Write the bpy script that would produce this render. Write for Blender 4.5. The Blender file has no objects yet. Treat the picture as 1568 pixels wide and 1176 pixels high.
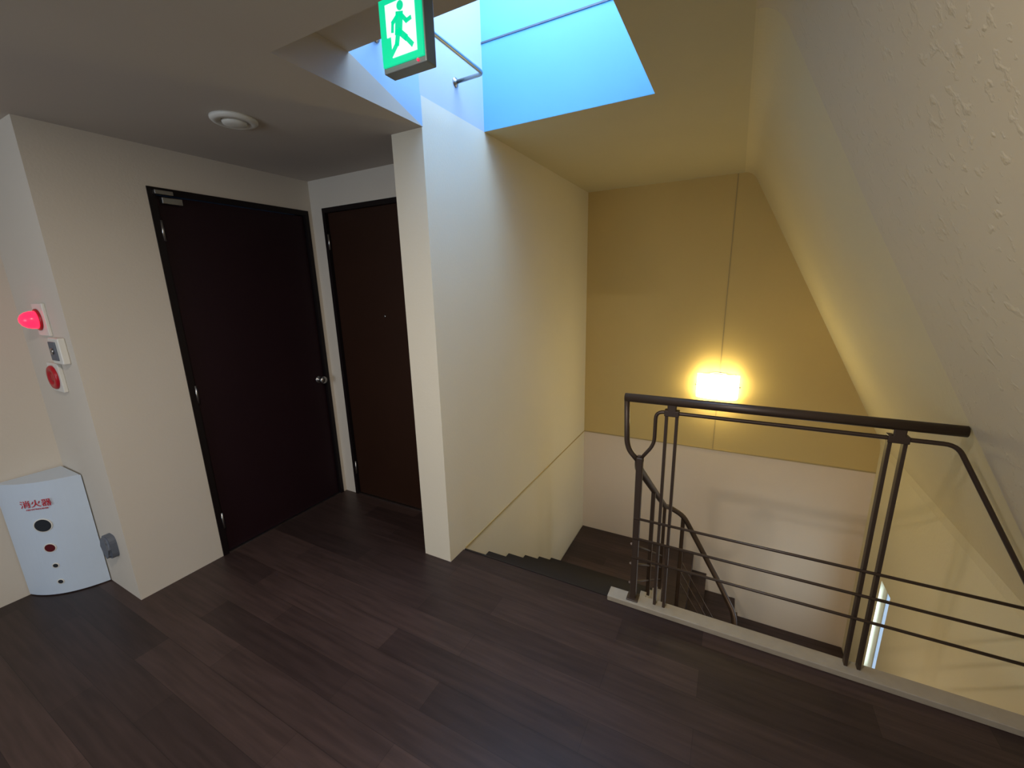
import bpy, bmesh, math
from mathutils import Vector, Matrix

# ------------------------------------------------------------------ materials
def lin(c):
    return tuple(((v/255)/12.92 if v/255<=0.04045 else ((v/255+0.055)/1.055)**2.4) for v in c)

def mat(name, col, rough=0.5, metal=0.0, noise=0.0, nscale=8.0, bump=0.0, bscale=60.0, emis=None, estr=0.0, bdist=0.01, spec=0.5):
    m = bpy.data.materials.new(name); m.use_nodes = True
    nt = m.node_tree; b = nt.nodes['Principled BSDF']
    b.inputs['Base Color'].default_value = (*col, 1)
    b.inputs['Roughness'].default_value = rough
    b.inputs['Metallic'].default_value = metal
    b.inputs['Specular IOR Level'].default_value = spec
    tc = nt.nodes.new('ShaderNodeTexCoord')
    if noise > 0:
        n = nt.nodes.new('ShaderNodeTexNoise'); n.inputs['Scale'].default_value = nscale
        n.inputs['Detail'].default_value = 5
        nt.links.new(tc.outputs['Object'], n.inputs['Vector'])
        mx = nt.nodes.new('ShaderNodeMix'); mx.data_type = 'RGBA'
        mx.inputs[6].default_value = (*[max(0, c*(1-noise)) for c in col], 1)
        mx.inputs[7].default_value = (*[min(1, c*(1+noise)) for c in col], 1)
        nt.links.new(n.outputs['Fac'], mx.inputs[0])
        nt.links.new(mx.outputs[2], b.inputs['Base Color'])
    if bump > 0:
        n2 = nt.nodes.new('ShaderNodeTexNoise'); n2.inputs['Scale'].default_value = bscale
        n2.inputs['Detail'].default_value = 4
        nt.links.new(tc.outputs['Object'], n2.inputs['Vector'])
        bp = nt.nodes.new('ShaderNodeBump'); bp.inputs['Strength'].default_value = bump
        bp.inputs['Distance'].default_value = bdist
        nt.links.new(n2.outputs['Fac'], bp.inputs['Height'])
        nt.links.new(bp.outputs['Normal'], b.inputs['Normal'])
    if emis:
        b.inputs['Emission Color'].default_value = (*emis, 1)
        b.inputs['Emission Strength'].default_value = estr
    return m

def wood_floor(name):
    m = bpy.data.materials.new(name); m.use_nodes = True
    nt = m.node_tree; b = nt.nodes['Principled BSDF']
    tc = nt.nodes.new('ShaderNodeTexCoord')
    br = nt.nodes.new('ShaderNodeTexBrick')
    br.offset = 0.37; br.offset_frequency = 2
    br.inputs['Scale'].default_value = 1.0
    br.inputs['Brick Width'].default_value = 0.92
    br.inputs['Row Height'].default_value = 0.13
    br.inputs['Mortar Size'].default_value = 0.0008
    br.inputs['Mortar Smooth'].default_value = 0.3
    br.inputs['Bias'].default_value = -0.1
    br.inputs['Color1'].default_value = (*lin((48, 36, 34)), 1)
    br.inputs['Color2'].default_value = (*lin((68, 52, 48)), 1)
    br.inputs['Mortar'].default_value = (*lin((32, 24, 22)), 1)
    nt.links.new(tc.outputs['Object'], br.inputs['Vector'])
    mp = nt.nodes.new('ShaderNodeMapping'); mp.inputs['Scale'].default_value = (1.6, 22, 1)
    nt.links.new(tc.outputs['Object'], mp.inputs['Vector'])
    n = nt.nodes.new('ShaderNodeTexNoise'); n.inputs['Scale'].default_value = 2.2; n.inputs['Detail'].default_value = 7
    nt.links.new(mp.outputs['Vector'], n.inputs['Vector'])
    rp = nt.nodes.new('ShaderNodeMapRange'); rp.inputs[1].default_value = .3; rp.inputs[2].default_value = .7
    rp.inputs[3].default_value = 0.72; rp.inputs[4].default_value = 1.22
    nt.links.new(n.outputs['Fac'], rp.inputs[0])
    mx = nt.nodes.new('ShaderNodeVectorMath'); mx.operation = 'SCALE'
    nt.links.new(br.outputs['Color'], mx.inputs[0]); nt.links.new(rp.outputs[0], mx.inputs['Scale'])
    nt.links.new(mx.outputs[0], b.inputs['Base Color'])
    b.inputs['Roughness'].default_value = 0.40
    b.inputs['Specular IOR Level'].default_value = 0.35
    bp = nt.nodes.new('ShaderNodeBump'); bp.inputs['Strength'].default_value = 0.15; bp.inputs['Distance'].default_value = .002
    nt.links.new(n.outputs['Fac'], bp.inputs['Height']); nt.links.new(bp.outputs['Normal'], b.inputs['Normal'])
    return m

def stucco(name, col):
    m = mat(name, col, 0.8, noise=0.05, nscale=3)
    nt = m.node_tree; b = nt.nodes['Principled BSDF']
    tc = nt.nodes.new('ShaderNodeTexCoord')
    n = nt.nodes.new('ShaderNodeTexNoise'); n.inputs['Scale'].default_value = 34; n.inputs['Detail'].default_value = 3
    nt.links.new(tc.outputs['Object'], n.inputs['Vector'])
    r = nt.nodes.new('ShaderNodeMapRange'); r.inputs[1].default_value = .58; r.inputs[2].default_value = .74
    nt.links.new(n.outputs['Fac'], r.inputs[0])
    bp = nt.nodes.new('ShaderNodeBump'); bp.inputs['Strength'].default_value = .32; bp.inputs['Distance'].default_value = .006
    nt.links.new(r.outputs[0], bp.inputs['Height']); nt.links.new(bp.outputs['Normal'], b.inputs['Normal'])
    return m

BEIGE = lin((212, 203, 189))
M_wall = mat('plaster_beige', BEIGE, .85, noise=.04, nscale=2, bump=.12, bscale=90, bdist=.004)
M_ceil = mat('ceiling_plaster', lin((192, 183, 172)), .9, noise=.04, nscale=3, bump=.08, bscale=60, bdist=.004)
M_ceil2 = mat('stair_ceiling_plaster', lin((200, 188, 152)), .9, noise=.04, nscale=3, bump=.08, bscale=60, bdist=.004)
M_side = mat('stair_wall_plaster', lin((225, 217, 198)), .85, noise=.04, nscale=2, bump=.12, bscale=80, bdist=.004)
M_yel = mat('far_wall_ochre', lin((208, 180, 114)), .8, noise=.05, nscale=2.5, bump=.1, bscale=80, bdist=.004)
M_cream = mat('far_wall_cream', lin((230, 210, 182)), .8, noise=.04, nscale=2.5, bump=.1, bscale=80, bdist=.004)
M_slope = mat('slope_plaster', lin((210, 197, 160)), .85, noise=.05, nscale=2, bump=.22, bscale=40, bdist=.005)
M_stucco = stucco('stucco_near', lin((204, 190, 162)))
M_shaft = mat('shaft_paint_blue', lin((110, 176, 222)), .6, noise=.05, nscale=3)
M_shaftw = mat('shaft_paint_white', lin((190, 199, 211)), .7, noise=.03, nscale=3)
M_shaftl = mat('shaft_skylit_pale_blue', lin((160, 192, 226)), .7, noise=.03, nscale=3)  # whitish left shaft wall, blue sky light put into its colour
M_seam = mat('joint_sealant', lin((176, 154, 104)), .7, noise=.05)
M_floor = wood_floor('dark_wood_planks')
M_tread = wood_floor('dark_tread_planks')
M_rubber = mat('nosing_rubber', lin((34, 28, 26)), .6, noise=.1, spec=.3)
M_door = mat('door_aubergine', lin((36, 20, 25)), .45, noise=.12, nscale=4, spec=.2)
M_door2 = mat('door_dark_brown', lin((46, 27, 18)), .45, noise=.12, nscale=4, spec=.2)
M_frame = mat('door_frame_dark', lin((24, 18, 19)), .4, noise=.05, spec=.2)
M_metal = mat('brushed_steel', lin((170, 168, 165)), .3, 1.0, noise=.05, nscale=30)
M_rail = mat('railing_dark_bronze', lin((70, 56, 46)), .42, .35, noise=.08, nscale=20)
M_curb = mat('curb_stone', lin((156, 145, 128)), .7, noise=.12, nscale=25)
M_white = mat('white_enamel', lin((204, 218, 234)), .35, noise=.02)
M_plate = mat('switch_plate_white', lin((222, 220, 212)), .4, noise=.02)
M_grey = mat('grey_plastic', lin((92, 98, 110)), .5, noise=.05)
M_dk = mat('dark_hole', lin((40, 44, 50)), .3, noise=.05)
M_dkred = mat('dark_red_hole', lin((90, 16, 24)), .3, noise=.05)
M_red = mat('red_plastic', lin((180, 16, 34)), .35, noise=.05)
M_redtxt = mat('red_print', lin((190, 20, 40)), .5, noise=.02)
M_beacon = mat('red_beacon_lens', (0.9, .02, .05), .25, emis=(1, .015, .06), estr=2.0)
M_green = mat('sign_green', (0.0, .2, .08), .4, emis=(0.0, .60, .29), estr=1.1)
M_signw = mat('sign_white', (.5, .6, .55), .4, emis=(.66, 1, .84), estr=1.1)
M_signbody = mat('sign_housing_grey', lin((120, 128, 128)), .4, .3, noise=.03)
M_lamp = mat('lamp_diffuser', (1, .95, .8), .4, emis=(1, .86, .42), estr=26)
M_winem = mat('window_daylight', (.7, .85, 1), .3, emis=(.55, .72, .95), estr=1.3)
M_sky = mat('skylight_frosted_pane', (.5, .75, 1), .4, emis=(.30, .62, 1), estr=1.5)

# ------------------------------------------------------------------ helpers
def link(ob, parent=None):
    bpy.context.scene.collection.objects.link(ob)
    if parent: ob.parent = parent
    return ob
def empty(name, loc=(0, 0, 0)):
    e = bpy.data.objects.new(name, None); e.empty_display_size = .1
    return link(e)
def mk(name, bm, m, parent=None, smooth=False):
    bmesh.ops.recalc_face_normals(bm, faces=bm.faces)
    me = bpy.data.meshes.new(name); bm.to_mesh(me); bm.free()
    for mm in (m if isinstance(m, (list, tuple)) else [m]): me.materials.append(mm)
    if smooth:
        for p in me.polygons: p.use_smooth = True
    return link(bpy.data.objects.new(name, me), parent)
def addbox(bm, b, mi=0, bev=0):
    x0, x1, y0, y1, z0, z1 = b
    r = bmesh.ops.create_cube(bm, size=1, matrix=Matrix.Translation(((x0+x1)/2, (y0+y1)/2, (z0+z1)/2)) @ Matrix.Diagonal((abs(x1-x0), abs(y1-y0), abs(z1-z0), 1)))
    fs = set(f for v in r['verts'] for f in v.link_faces)
    for f in fs: f.material_index = mi
    if bev:
        es = list(set(e for v in r['verts'] for e in v.link_edges))
        bmesh.ops.bevel(bm, geom=es, offset=bev, segments=3, affect='EDGES', profile=.5)
def boxes(name, bl, m, parent=None, bev=0):
    bm = bmesh.new()
    for b in bl:
        addbox(bm, b[:6], b[6] if len(b) > 6 else 0, bev)
    return mk(name, bm, m, parent)
def addprism(bm, pts, axis, a0, a1, mi=0):
    def P(p, a):
        if axis == 'x': return (a, p[0], p[1])
        if axis == 'y': return (p[0], a, p[1])
        return (p[0], p[1], a)
    v0 = [bm.verts.new(P(p, a0)) for p in pts]; v1 = [bm.verts.new(P(p, a1)) for p in pts]
    fs = [bm.faces.new(v0), bm.faces.new(v1[::-1])]
    n = len(pts)
    for i in range(n):
        fs.append(bm.faces.new([v0[i], v0[(i+1) % n], v1[(i+1) % n], v1[i]]))
    for f in fs: f.material_index = mi
def prism(name, pts, axis, a0, a1, m, parent=None):
    bm = bmesh.new(); addprism(bm, pts, axis, a0, a1, 0); return mk(name, bm, m, parent)
def round_path(pts, r, n=6):
    pts = [Vector(p) for p in pts]; out = [pts[0]]
    for i in range(1, len(pts)-1):
        a, b, c = pts[i-1], pts[i], pts[i+1]
        d1 = (a-b); d2 = (c-b); rr = min(r, d1.length*.45, d2.length*.45)
        p, q = b+d1.normalized()*rr, b+d2.normalized()*rr
        for k in range(n+1):
            t = k/n; out.append(p*(1-t)**2+b*2*t*(1-t)+q*t*t)
    out.append(pts[-1]); return out
def addtube(bm, pts, r, seg=12, fil=.04):
    pts = round_path(pts, fil) if len(pts) > 2 else [Vector(p) for p in pts]
    d = (pts[1]-pts[0]).normalized()
    u = d.orthogonal().normalized(); rings = []
    for i, p in enumerate(pts):
        if i == 0: t = pts[1]-pts[0]
        elif i == len(pts)-1: t = pts[-1]-pts[-2]
        else: t = (pts[i+1]-p).normalized()+(p-pts[i-1]).normalized()
        t.normalize(); u = (u-t*u.dot(t)).normalized(); w = t.cross(u)
        rings.append([bm.verts.new(p+(u*math.cos(2*math.pi*k/seg)+w*math.sin(2*math.pi*k/seg))*r) for k in range(seg)])
    for a, b in zip(rings, rings[1:]):
        for k in range(seg):
            f = bm.faces.new([a[k], a[(k+1) % seg], b[(k+1) % seg], b[k]]); f.smooth = True
    bm.faces.new(rings[0]); bm.faces.new(rings[-1][::-1])
def tube(name, pts, r, m, parent=None, seg=12, fil=.04):
    bm = bmesh.new(); addtube(bm, pts, r, seg, fil); return mk(name, bm, m, parent)
def lathe(name, prof, c, n, m, parent=None, seg=32, smooth=True):
    """prof: list of (radius, height) along normal n from centre c"""
    n = Vector(n).normalized(); u = n.orthogonal().normalized(); w = n.cross(u); c = Vector(c)
    bm = bmesh.new(); rings = []
    for r, h in prof:
        if r < 1e-6: rings.append([bm.verts.new(c+n*h)])
        else: rings.append([bm.verts.new(c+n*h+(u*math.cos(2*math.pi*k/seg)+w*math.sin(2*math.pi*k/seg))*r) for k in range(seg)])
    for a, b in zip(rings, rings[1:]):
        for k in range(seg):
            k2 = (k+1) % seg
            if len(a) == 1 and len(b) == 1: continue
            if len(a) == 1: bm.faces.new([a[0], b[k], b[k2]])
            elif len(b) == 1: bm.faces.new([a[k], a[k2], b[0]])
            else: bm.faces.new([a[k], a[k2], b[k2], b[k]])
    if len(rings[0]) > 1: bm.faces.new(rings[0])
    if len(rings[-1]) > 1: bm.faces.new(rings[-1][::-1])
    return mk(name, bm, m, parent, smooth)

# ------------------------------------------------------------------ room dims
XW = -1.325   # stair side wall plane
XP = -1.51    # left face of the pillar wall
YF = 4.10     # far wall
HC = 2.255    # hall ceiling
SC = 2.385    # stair ceiling
LB = -3.2     # lower bottom of stairwell
YB = -2.6     # back wall
YE = 1.80     # floor edge

# floors
boxes('floor', [(-3.32, 1.3, YB-.12, YE, -.16, 0), (-3.32, XP, YE, 2.15, -.16, 0)], M_floor)
boxes('floor_lower', [(-1.5, 1.3, 1.6, 4.22, LB-.1, LB)], M_tread)

# walls (hall)
boxes('wall_left', [(-3.32, -3.2, YB, .83, 0, HC)], M_wall)
boxes('wall_alcove', [(-3.2, -2.6, .707, .83, 0, HC)], M_wall)
D1a, D1b, DH = 1.11, 2.0, 2.065
boxes('wall_door_side', [(-2.72, -2.6, .83, D1a, 0, HC), (-2.72, -2.6, D1b, 2.15, 0, HC), (-2.72, -2.6, D1a, D1b, DH, HC)], M_wall)
D2a, D2b = -2.49, -1.61
boxes('wall_end', [(-2.6, D2a, 2.03, 2.15, 0, HC), (D2b, XP, 2.03, 2.15, 0, HC), (D2a, D2b, 2.03, 2.15, DH+.01, HC)], M_wall)
boxes('wall_stair_side', [(XP, XW, 1.67, 2.34, -.16, HC), (XP, XW, 1.67, 4.22, LB, -.16), (XP, XW, 2.34, 4.22, -.16, SC), (XP, XW, 1.67, 2.34, HC, SC)], M_side)
boxes('wall_far', [(XW, 1.35, YF, YF+.12, 0, SC+.1, 0), (XW, 1.35, YF, YF+.12, LB, 0, 1)], [M_yel, M_cream])
boxes('wall_under_floor', [(XW, 1.3, 1.68, 1.79, LB, -.16)], M_cream)
# back wall with an added window opening behind the viewer
boxes('wall_back', [(-3.2, -2.3, YB-.12, YB, 0, HC), (-.7, 1.3, YB-.12, YB, 0, HC), (-2.3, -.7, YB-.12, YB, 0, .8), (-2.3, -.7, YB-.12, YB, 2.05, HC)], M_wall)

# right sloped wall (mansard side)
K = .51
def slope_profile(dx, z_low):
    inner = []
    cx = .035; r = .10
    for i in range(13):   # rounded ceiling-to-slope corner
        t = i/12
        p0 = Vector((cx-r*.6, SC)); p1 = Vector((cx, SC)); p2 = Vector((cx+K*r*.7, SC-r*.7))
        p = p0*(1-t)**2+p1*2*t*(1-t)+p2*t*t
        inner.append((p.x, p.y))
    inner += [(.035+dx+K*(SC-z), z) for z in (1.7, 1.2, .27)]
    inner += [(1.125+dx, .2), (1.125+dx, z_low)]
    outer = [(1.30, z_low), (1.30, .3), (.30, SC), (.25, SC+.1), (cx-r*.6, SC+.1)]
    return inner+outer
YN = 1.75
prism('wall_right_slope', slope_profile(0, 0), 'y', YN, YF, M_slope)
prism('wall_right_near', slope_profile(-.014, 0), 'y', YB, YN, M_stucco)
WY0, WY1, WZ0, WZ1 = 3.36, 3.56, -1.43, -.62
boxes('wall_right_lower', [(1.125, 1.30, 1.8, WY0, LB, 0), (1.125, 1.30, WY1, YF, LB, 0), (1.125, 1.30, WY0, WY1, LB, WZ0), (1.125, 1.30, WY0, WY1, WZ1, 0)], M_slope)
w = empty('window_2')
boxes('pane', [(1.19, 1.20, WY0, WY1, WZ0, WZ1)], M_winem, w)
boxes('sash', [(1.17, 1.19, WY0, WY0+.012, WZ0, WZ1), (1.17, 1.19, WY1-.012, WY1, WZ0, WZ1), (1.17, 1.19, WY0, WY1, WZ0, WZ0+.015), (1.17, 1.19, WY0, WY1, WZ1-.015, WZ1)], M_white, w)

# ceilings
SX0, SX1, SY0, SY1 = XW, -.41, 1.27, 2.22
boxes('ceiling', [(-3.32, XW, YB-.12, .955, HC, HC+.1), (XW, 0.25, YB-.12, .955, HC, HC+.1), (-3.32, XP, .955, 2.15, HC, HC+.1), (XP, XW, .955, 1.67, HC, HC+.0995)], M_ceil)
boxes('ceiling_stair', [(XW, SX1, .955, SY0, SC, SC+.1, 1), (SX1, -.02, .955, SY1, SC, SC+.1, 0), (XW, -.02, SY1, YF, SC, SC+.1, 0)], [M_ceil2, M_ceil])
# drop face closing the hall ceiling against the higher stair ceiling
boxes('trim_8', [(XW, .2, .90, .955, HC+.1, SC+.1)], M_ceil)
# riser between the two ceiling heights (sloping cut towards the pillar)
prism('trim_1', [(.955, HC+.1), (1.40, HC+.085), (1.27, SC), (.955, SC)], 'x', XW-.02, XW+.001, M_ceil)
prism('trim_2', [(.955, HC), (1.67, HC), (1.27, SC), (.955, SC)], 'x', XW, XW+.006, M_ceil)
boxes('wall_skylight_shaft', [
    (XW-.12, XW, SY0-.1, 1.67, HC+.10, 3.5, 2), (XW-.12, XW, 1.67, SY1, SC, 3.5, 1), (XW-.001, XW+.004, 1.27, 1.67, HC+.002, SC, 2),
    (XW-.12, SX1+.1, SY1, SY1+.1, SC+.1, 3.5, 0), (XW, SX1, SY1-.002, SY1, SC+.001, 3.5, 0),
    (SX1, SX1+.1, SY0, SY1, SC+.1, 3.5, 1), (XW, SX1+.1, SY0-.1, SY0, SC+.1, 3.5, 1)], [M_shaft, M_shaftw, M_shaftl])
boxes('trim_3', [(XW, SX1, SY1-.006, SY1-.002, 2.807, 2.815)], M_grey)
sk = empty('window_3')
boxes('frosted_pane', [(XW, SX1, SY0, SY1, 3.47, 3.48)], M_sky, sk)
boxes('skylight_frame', [(XW-.1, SX1+.1, SY0-.1, SY0, 3.5, 3.56), (XW-.1, SX1+.1, SY1, SY1+.1, 3.5, 3.56), (XW-.1, XW, SY0, SY1, 3.5, 3.56), (SX1, SX1+.1, SY0, SY1, 3.5, 3.56)], M_metal, sk)

# wall joints
boxes('trim_4', [(XW, XW+.004, 1.82, YF-.004, -.005, .005)], M_seam)
boxes('trim_5', [(XW, 1.125, YF-.004, YF, -.006, .006)], M_seam)
boxes('trim_6', [(-.075, -.067, YF-.003, YF, .006, SC)], M_seam)

# ------------------------------------------------------------------ staircase
st = empty('staircase')
bl, nos = [], []
RI, GO = .19, .27
XA = XW+.006
for k in range(1, 6):
    y0 = YE+GO*(k-1); z = -RI*k
    bl.append((XA, -.37, y0+.002, y0+GO, z-.16, z))
    nos.append((XA, -.37, y0+GO-.045, y0+GO+.006, z-.02, z+.004))
nos.append((XA, -.44, YE+.001, YE+.012, -.03, .003))
bl.append((XA, -.15, YE+GO*5, YF-.006, -1.14-.18, -1.14))
boxes('treads', bl, M_tread, st)
boxes('nosings', nos, M_rubber, st)
boxes('winder_steps', [(-.15, -.02, 3.15, YF-.006, -1.5, -1.33), (-.02, .25, 3.15, YF-.006, -1.7, -1.52), (.25, 1.119, 3.0, YF-.006, -1.9, -1.71)] +
      [(.0, 1.119, 3.0-.27*k, 3.0-.27*(k-1), -1.71-.19*k-.16, -1.71-.19*k) for k in range(1, 5)], M_tread, st)
prof = []
for k in range(1, 6):
    prof += [(YE+GO*(k-1)+.01, -RI*k+.03), (YE+GO*k+.01, -RI*k+.03)]
prof += [(YE+GO*5+.01, -1.36), (YE+GO*5-.2, -1.36), (YE+.01, -.45)]
prism('stringer', prof, 'x', -.37, -.335, M_curb, st)

# curb
boxes('trim_7', [(-.44, 1.2, 1.775, 1.85, 0.0, .028)], M_curb, bev=.004)

# ------------------------------------------------------------------ railing
YR = 1.818
rl = empty('stair_railing')
tube('handrail', [(-.40, YR, 1.05), (.705, YR, 1.05)], .019, M_rail, rl, 16)
tube('handrail_return', [(-.392, YR, 1.05), (-.384, YR, .84), (-.372, YR, .80), (-.33, YR, .755)], .012, M_rail, rl, 12, .02)
tube('panel_frame', [(-.325, YR, .76), (-.265, YR, .845), (-.265, YR, 1.0), (.69, YR, 1.0), (.93, YR, .55), (1.12, YR, .20)], .008, M_rail, rl, 10, .035)
bm = bmesh.new()
for z in (.47, .365, .26):
    addtube(bm, [(-.335, YR-.012, z), (1.11, YR-.012, z)], .006, 8)
mk('mid_rods', bm, M_rail, rl)
bm = bmesh.new()
for xc in (-.2, .54):
    for dx in (-.021, .021):
        addbox(bm, (xc+dx-.006, xc+dx+.006, YR-.006, YR+.022, .02, 1.005), bev=.002)
    addbox(bm, (xc-.03, xc+.03, YR-.012, YR+.022, .985, 1.012), bev=.003)
    addbox(bm, (xc-.018, xc+.018, YR-.012, YR+.012, 1.005, 1.04), bev=.004)
mk('double_posts', bm, M_rail, rl)
boxes('newel_post', [(-.337, -.308, YR-.014, YR+.014, .02, .775)], M_rail, rl, bev=.004)
boxes('newel_foot', [(-.35, -.295, YR-.03, YR+.028, .026, .034)], M_rail, rl, bev=.002)
XS = -.35
tube('stair_handrail', [(-.325, YR, .765), (XS, 1.95, .66), (XS, 3.15, -.17), (XS+.02, 3.28, -.24), (-.22, 3.28, -.29), (.07, 3.2, -.74), (.2, 3.15, -.95), (.225, 3.1, -1.2)], .020, M_rail, rl, 12, .06)
bm = bmesh.new()
for dz in (.45, .56, .67):
    addtube(bm, [(XS, 1.86, .745-dz), (XS, 3.16, -.17-dz)], .006, 8)
for y in (2.5, 3.15):
    zt = .745-(y-1.86)*.704
    addbox(bm, (XS-.012, XS+.012, y-.012, y+.012, zt-.78, zt), bev=.002)
addbox(bm, (-.235, -.205, 3.265, 3.295, -1.14, -.29), bev=.003)
for (x, y, zt) in ((.21, 3.165, -.95),):
    addbox(bm, (x-.012, x+.012, y-.012, y+.012, -1.52, zt), bev=.002)
for dz in (.4, .5, .6):
    addtube(bm, [(-.22, 3.28, -.29-dz), (.21, 3.165, -.97-dz*.85)], .006, 8)
mk('stair_balusters', bm, M_rail, rl)

# ------------------------------------------------------------------ doors
def hinge(name, c, parent, ax='x'):
    lathe(name, [(.007, -.05), (.007, .05)], c, (0, 0, 1), M_metal, parent, 12)
d1 = empty('door_1')
boxes('leaf', [(-2.66, -2.615, D1a+.035, D1b-.03, .008, DH-.035)], M_door, d1, bev=.002)
boxes('jambs', [(-2.70, -2.594, D1a, D1a+.032, 0, DH), (-2.70, -2.594, D1b-.027, D1b, 0, DH), (-2.70, -2.594, D1a+.032, D1b-.027, DH-.032, DH)], M_frame, d1)
boxes('threshold', [(-2.70, -2.60, D1a+.032, D1b-.027, 0, .006)], M_metal, d1)
for i, z in enumerate((.22, 1.0, 1.86)): hinge('hinge_%d' % (i+1), (-2.598, D1a+.034, z), d1)
lathe('knob', [(.026, 0), (.026, .006), (.010, .008), (.010, .03), (.022, .036), (.027, .048), (.024, .060), (.0, .064)], (-2.615, 1.925, .92), (1, 0, 0), M_metal, d1)
boxes('closer_bracket', [(-2.612, -2.58, D1a+.05, D1a+.14, DH-.075, DH-.045), (-2.594, -2.57, D1a+.02, D1a+.10, DH-.035, DH-.015)], M_metal, d1, bev=.003)
d2 = empty('door_2')
boxes('leaf', [(D2a+.03, D2b-.03, 2.045, 2.085, .008, DH-.02)], M_door2, d2, bev=.002)
boxes('jambs', [(D2a, D2a+.027, 2.024, 2.12, 0, DH+.01), (D2b-.027, D2b, 2.024, 2.12, 0, DH+.01), (D2a+.027, D2b-.027, 2.024, 2.12, DH-.02, DH+.01)], M_frame, d2)
boxes('threshold', [(D2a+.027, D2b-.027, 2.03, 2.12, 0, .006)], M_metal, d2)
for i, z in enumerate((.22, 1.86)): hinge('hinge_%d' % (i+1), (D2a+.030, 2.030, z), d2)
lathe('peephole', [(.009, 0), (.009, .004), (.005, .006), (0, .006)], (-2.03, 2.045, 1.37), (0, -1, 0), M_metal, d2, 16)
lathe('knob', [(.026, 0), (.026, .006), (.010, .008), (.010, .03), (.022, .036), (.027, .048), (.024, .060), (.0, .064)], (-1.70, 2.045, .95), (0, -1, 0), M_metal, d2)

# unseen window added behind the viewer as fill light for the hall
wn = empty('fill_window')
boxes('pane', [(-2.3, -.7, YB-.08, YB-.07, .8, 2.05)], M_winem, wn)
boxes('sash', [(-2.3, -.7, YB-.07, YB-.03, .8, .85), (-2.3, -.7, YB-.07, YB-.03, 2.0, 2.05), (-2.3, -2.25, YB-.07, YB-.03, .85, 2.0), (-.75, -.7, YB-.07, YB-.03, .85, 2.0), (-1.53, -1.47, YB-.07, YB-.03, .85, 2.0)], M_metal, wn)

# ------------------------------------------------------------------ exit sign
es = empty('exit_sign')
ex0, ex1, ey, ez0, ez1 = -.818, -.692, .90, 2.077, 2.215
boxes('housing', [(ex0-.004, ex1+.004, ey+.002, ey+.040, ez0-.012, ez1+.004)], M_signbody, es, bev=.003)
boxes('face_panel', [(ex0, ex1, ey-.003, ey+.003, ez0, ez1)], M_green, es)
boxes('ceiling_mount', [((ex0+ex1)/2-.03, (ex0+ex1)/2+.03, ey+.008, ey+.034, ez1, HC)], M_signbody, es)
W = ex1-ex0; H = ez1-ez0
def S(u, v): return (ex0+u*W, ez0+v*H)
bm = bmesh.new()
addprism(bm, [S(*p) for p in ((.26, .10), (.86, .10), (.86, .90), (.16, .90), (.16, .42), (.26, .42))], 'y', ey-.0045, ey-.003)
mk('door_pictogram', bm, M_signw, es)
bm = bmesh.new()
def limb(a, b, w):
    a = Vector(a); b = Vector(b); d = (b-a).normalized()*w*.5; n = Vector((-d.y, d.x))
    q = [a+n-d*.6, b+n+d*.6, b-n+d*.6, a-n-d*.6]
    addprism(bm, [S(*p) for p in q], 'y', ey-.006, ey-.0046)
limb((.50, .68), (.46, .45), .17)
limb((.47, .45), (.62, .33), .10); limb((.62, .33), (.76, .20), .08)
limb((.45, .45), (.40, .28), .10); limb((.40, .28), (.24, .14), .08)
limb((.54, .68), (.66, .56), .07); limb((.66, .56), (.76, .58), .06)
limb((.46, .68), (.33, .60), .07); limb((.33, .60), (.31, .48), .06)
hc = (.53, .81)
addprism(bm, [S(hc[0]+.075*math.cos(t*math.pi/10), hc[1]+.07*math.sin(t*math.pi/10)) for t in range(20)], 'y', ey-.006, ey-.0046)
mk('running_man', bm, M_green, es)
lathe('status_led', [(.003, 0), (.003, .003), (0, .004)], (ex1-.02, ey+.001, ez0-.005), (0, -1, 0), M_beacon, es, 10)

# ------------------------------------------------------------------ ceiling speaker / downlight
cl = empty('ceiling_speaker')
c = (-1.927, 1.186, HC)
lathe('ring', [(.088, 0), (.088, .008), (.080, .016), (.062, .018), (.056, .010), (0, .010)], c, (0, 0, -1), M_plate, cl, 40)
lathe('cone', [(.048, .010), (.044, .022), (.03, .027), (0, .028)], c, (0, 0, -1), M_plate, cl, 32)
dl = empty('downlight')
DLX, DLY = -.69, 0.0
lathe('trim_ring', [(.07, 0), (.07, .006), (.055, .010), (.05, .004), (0, .004)], (DLX, DLY, HC), (0, 0, -1), M_plate, dl, 32)

# ------------------------------------------------------------------ grab bar in shaft
gb = empty('grab_bar')
tube('bar', [(XW, 1.955, 2.534), (-1.16, 1.95, 2.534), (-1.16, 1.43, 2.534), (XW, 1.42, 2.50)], .009, M_metal, gb, 12, .03)
for i, y in enumerate((1.955, 1.42)):
    lathe('flange_%d' % (i+1), [(.022, 0), (.022, .004), (.011, .008), (.009, .012)], (XW, y, 2.534 if i == 0 else 2.50), (1, 0, 0), M_metal, gb, 20)

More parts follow.
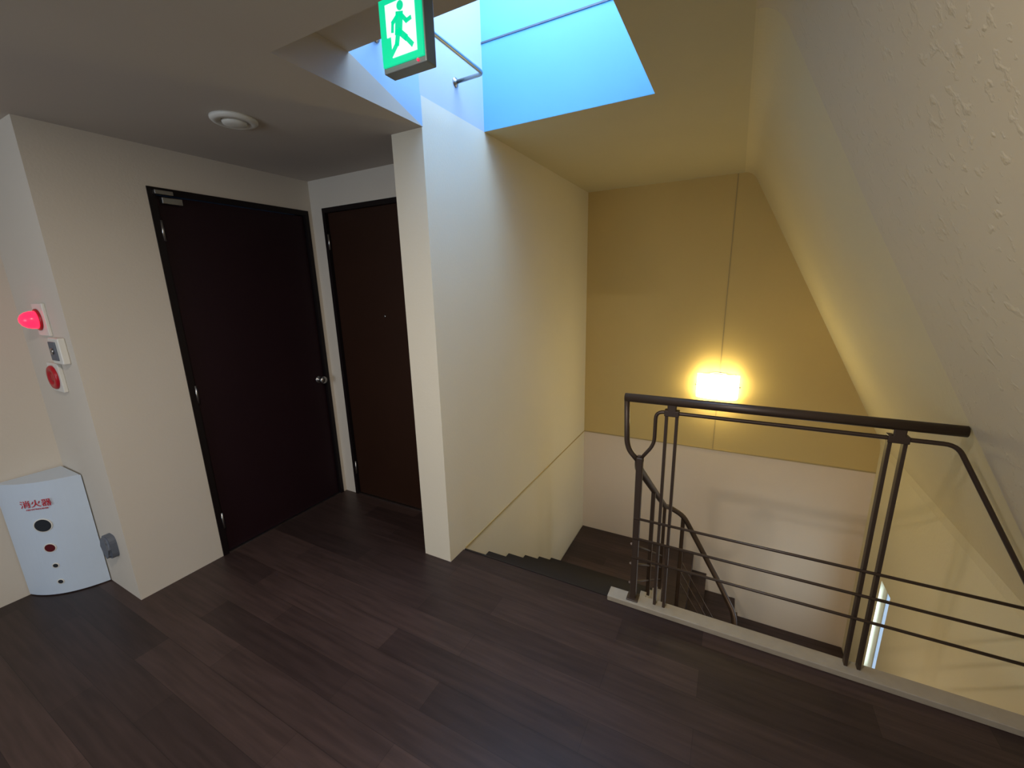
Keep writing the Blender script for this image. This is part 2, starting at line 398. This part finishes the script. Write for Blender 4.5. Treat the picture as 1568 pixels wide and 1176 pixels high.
# ------------------------------------------------------------------ wall lamp
wl = empty('wall_lamp')
lx, lz = -.08, .62
boxes('back_plate', [(lx-.15, lx+.15, YF-.02, YF, lz-.09, lz+.10)], M_metal, wl, bev=.003)
pts = []
for i in range(13):
    t = math.pi*i/12
    pts.append((lx+.17*math.cos(t), YF-.025-.085*math.sin(t)**.7))
bm = bmesh.new(); addprism(bm, pts, 'z', lz-.105, lz+.105); mk('diffuser', bm, M_lamp, wl)
tube('top_clip', [(lx-.07, YF-.015, lz+.105), (lx-.05, YF-.06, lz+.125), (lx, YF-.075, lz+.135), (lx+.05, YF-.06, lz+.125), (lx+.07, YF-.015, lz+.105)], .006, M_metal, wl, 8, .03)
for i, sx in enumerate((-1, 1)):
    lathe('screw_%d' % (i+1), [(.008, 0), (.008, .014), (.004, .02), (0, .02)], (lx+sx*.165, YF-.03, lz), (sx, 0, 0), M_metal, wl, 12)

# ------------------------------------------------------------------ extinguisher cabinet
fx = empty('fire_extinguisher_cabinet')
P0 = Vector((-3.195, .455)); P1 = Vector((-2.944, .702)); t = (P1-P0).normalized(); n = Vector((t.y, -t.x))
pl = [(-3.195, .702)]
NN = 16
for i in range(NN+1):
    u = i/NN; p = P0.lerp(P1, u)+n*.05*(1-(2*u-1)**2); pl.append((p.x, p.y))
bm = bmesh.new(); addprism(bm, pl, 'z', .006, .645)
es_ = [e for e in bm.edges if all(v.co.z > .6 for v in e.verts)]
bmesh.ops.bevel(bm, geom=es_, offset=.006, segments=2, affect='EDGES')
mk('curved_body', bm, M_white, fx)
boxes('plinth', [(-3.19, -3.0, .66, .70, 0, .006), (-3.19, -3.15, .5, .66, 0, .006)], M_grey, fx)
mid = P0.lerp(P1, .5)+n*.050
n3 = (n.x, n.y, 0)
for i, (z, r, m) in enumerate(((.41, .034, M_dk), (.28, .022, M_dkred), (.175, .011, M_dk), (.078, .011, M_dk))):
    lathe('window_rim_%d' % (i+1), [(r+.004, -.003), (r+.004, .002), (r, .003), (r, .001), (0, .001)], (mid.x, mid.y, z), n3, M_plate, fx, 28, False)
    lathe('window_disc_%d' % (i+1), [(r, -.002), (r, .0022), (0, .0022)], (mid.x, mid.y, z), n3, m, fx, 28, False)
def text(name, s, size, loc, m, parent):
    cu = bpy.data.curves.new(name, 'FONT'); cu.body = s; cu.size = size; cu.align_x = 'CENTER'; cu.align_y = 'CENTER'; cu.extrude = .0006; cu.offset = size*.004
    cu.materials.append(m)
    ob = bpy.data.objects.new(name, cu); link(ob, parent)
    ob.matrix_world = Matrix(((t.x, 0, n.x, loc[0]), (t.y, 0, n.y, loc[1]), (0, 1, 0, loc[2]), (0, 0, 0, 1)))
text('label_kanji', '消火器', .042, (mid.x+n.x*.003, mid.y+n.y*.003, .532), M_redtxt, fx)
text('label_latin', 'FIRE EXTINGUISHER', .010, (mid.x+n.x*.003, mid.y+n.y*.003, .504), M_redtxt, fx)

# ------------------------------------------------------------------ alarm devices on alcove wall
YA = .707
al = empty('fire_alarm_beacon')
boxes('mount_plate', [(-2.93, -2.797, YA-.012, YA, 1.37, 1.52)], M_plate, al, bev=.003)
lathe('lens_dome', [(.038, .010), (.041, .02), (.040, .038), (.035, .054), (.025, .067), (.012, .074), (0, .075)], (-2.88, YA, 1.445), (0, -1, 0), M_beacon, al, 32)
lathe('lens_collar', [(.050, .010), (.050, .018), (.044, .021)], (-2.88, YA, 1.445), (0, -1, 0), M_red, al, 32)
ab = empty('fire_alarm_call_point')
boxes('mount_plate', [(-2.93, -2.795, YA-.016, YA, 1.10, 1.24)], M_plate, ab, bev=.003)
lathe('red_ring', [(.058, .015), (.058, .022), (.052, .028), (.034, .028), (.030, .020), (0, .020)], (-2.872, YA, 1.17), (0, -1, 0), M_red, ab, 36)
lathe('button', [(.022, .019), (.022, .024), (0, .025)], (-2.872, YA, 1.17), (0, -1, 0), M_red, ab, 24)
ph = empty('intercom_box')
boxes('body', [(-2.785, -2.665, YA-.026, YA, 1.245, 1.365)], M_plate, ph, bev=.005)
boxes('cover', [(-2.775, -2.70, YA-.031, YA-.024, 1.262, 1.348)], M_grey, ph, bev=.002)
lathe('jack', [(.014, 0), (.014, .006), (.008, .007), (0, .003)], (-2.735, YA-.030, 1.305), (0, -1, 0), M_metal, ph, 20)
ds = empty('wall_door_stop')
bm = bmesh.new(); pp = []
for i in range(24):
    a = 2*math.pi*i/24
    pp.append((-2.765+.047*(abs(math.cos(a))**.6)*(1 if math.cos(a) > 0 else -1), .28+.062*(abs(math.sin(a))**.6)*(1 if math.sin(a) > 0 else -1)))
addprism(bm, pp, 'y', YA-.04, YA)
es_ = [e for e in bm.edges if all(v.co.y < YA-.03 for v in e.verts)]
bmesh.ops.bevel(bm, geom=es_, offset=.012, segments=3, affect='EDGES')
mk('bumper', bm, M_grey, ds)

# ------------------------------------------------------------------ lights
def area(name, loc, rot, sx, sy, power, col, shape='RECTANGLE'):
    L = bpy.data.lights.new(name, 'AREA'); L.shape = shape; L.size = sx; L.size_y = sy; L.energy = power; L.color = col
    o = bpy.data.objects.new(name, L); o.location = loc; o.rotation_euler = rot; link(o); return o
area('skylight_daylight', (-.87, 1.745, 3.44), (0, 0, 0), .8, .85, 26, (.58, .78, 1))
area('fill_light_back', (-1.5, YB+.03, 1.45), (math.radians(90), 0, 0), 1.5, 1.15, 27, (.72, .84, 1))  # added soft fill for the hall, out of view
area('window_daylight_lower', (1.15, 3.46, -1.02), (0, math.radians(90), 0), .7, .16, 3.0, (.5, .72, 1))
area('downlight_lamp', (DLX, DLY, HC-.012), (0, 0, 0), .09, .09, 33, (1, .89, .76), 'DISK')
pl_ = bpy.data.lights.new('lower_stair_fill', 'POINT'); pl_.energy = 4; pl_.color = (1, .84, .68); pl_.shadow_soft_size = .1  # added point light without a fixture, fills the lower stairwell
o = bpy.data.objects.new('lower_stair_fill', pl_); o.location = (.5, 2.6, -.9); link(o)

wd = bpy.data.worlds.new('dusk_sky'); bpy.context.scene.world = wd; wd.use_nodes = True
wd.node_tree.nodes['Background'].inputs[0].default_value = (.25, .5, 1, 1)
wd.node_tree.nodes['Background'].inputs[1].default_value = .6
bpy.context.scene.view_settings.view_transform = 'Standard'

# ------------------------------------------------------------------ camera
cam = bpy.data.cameras.new('camera'); cam.sensor_width = 36; cam.lens = 36*635/1568; cam.clip_start = .02
co = bpy.data.objects.new('camera', cam); link(co)
co.matrix_world = Matrix(((.8839, -.0880, .4594, 0), (.4672, .2160, -.8574, 0), (-.0238, .9724, .2321, 1.55), (0, 0, 0, 1)))
bpy.context.scene.camera = co
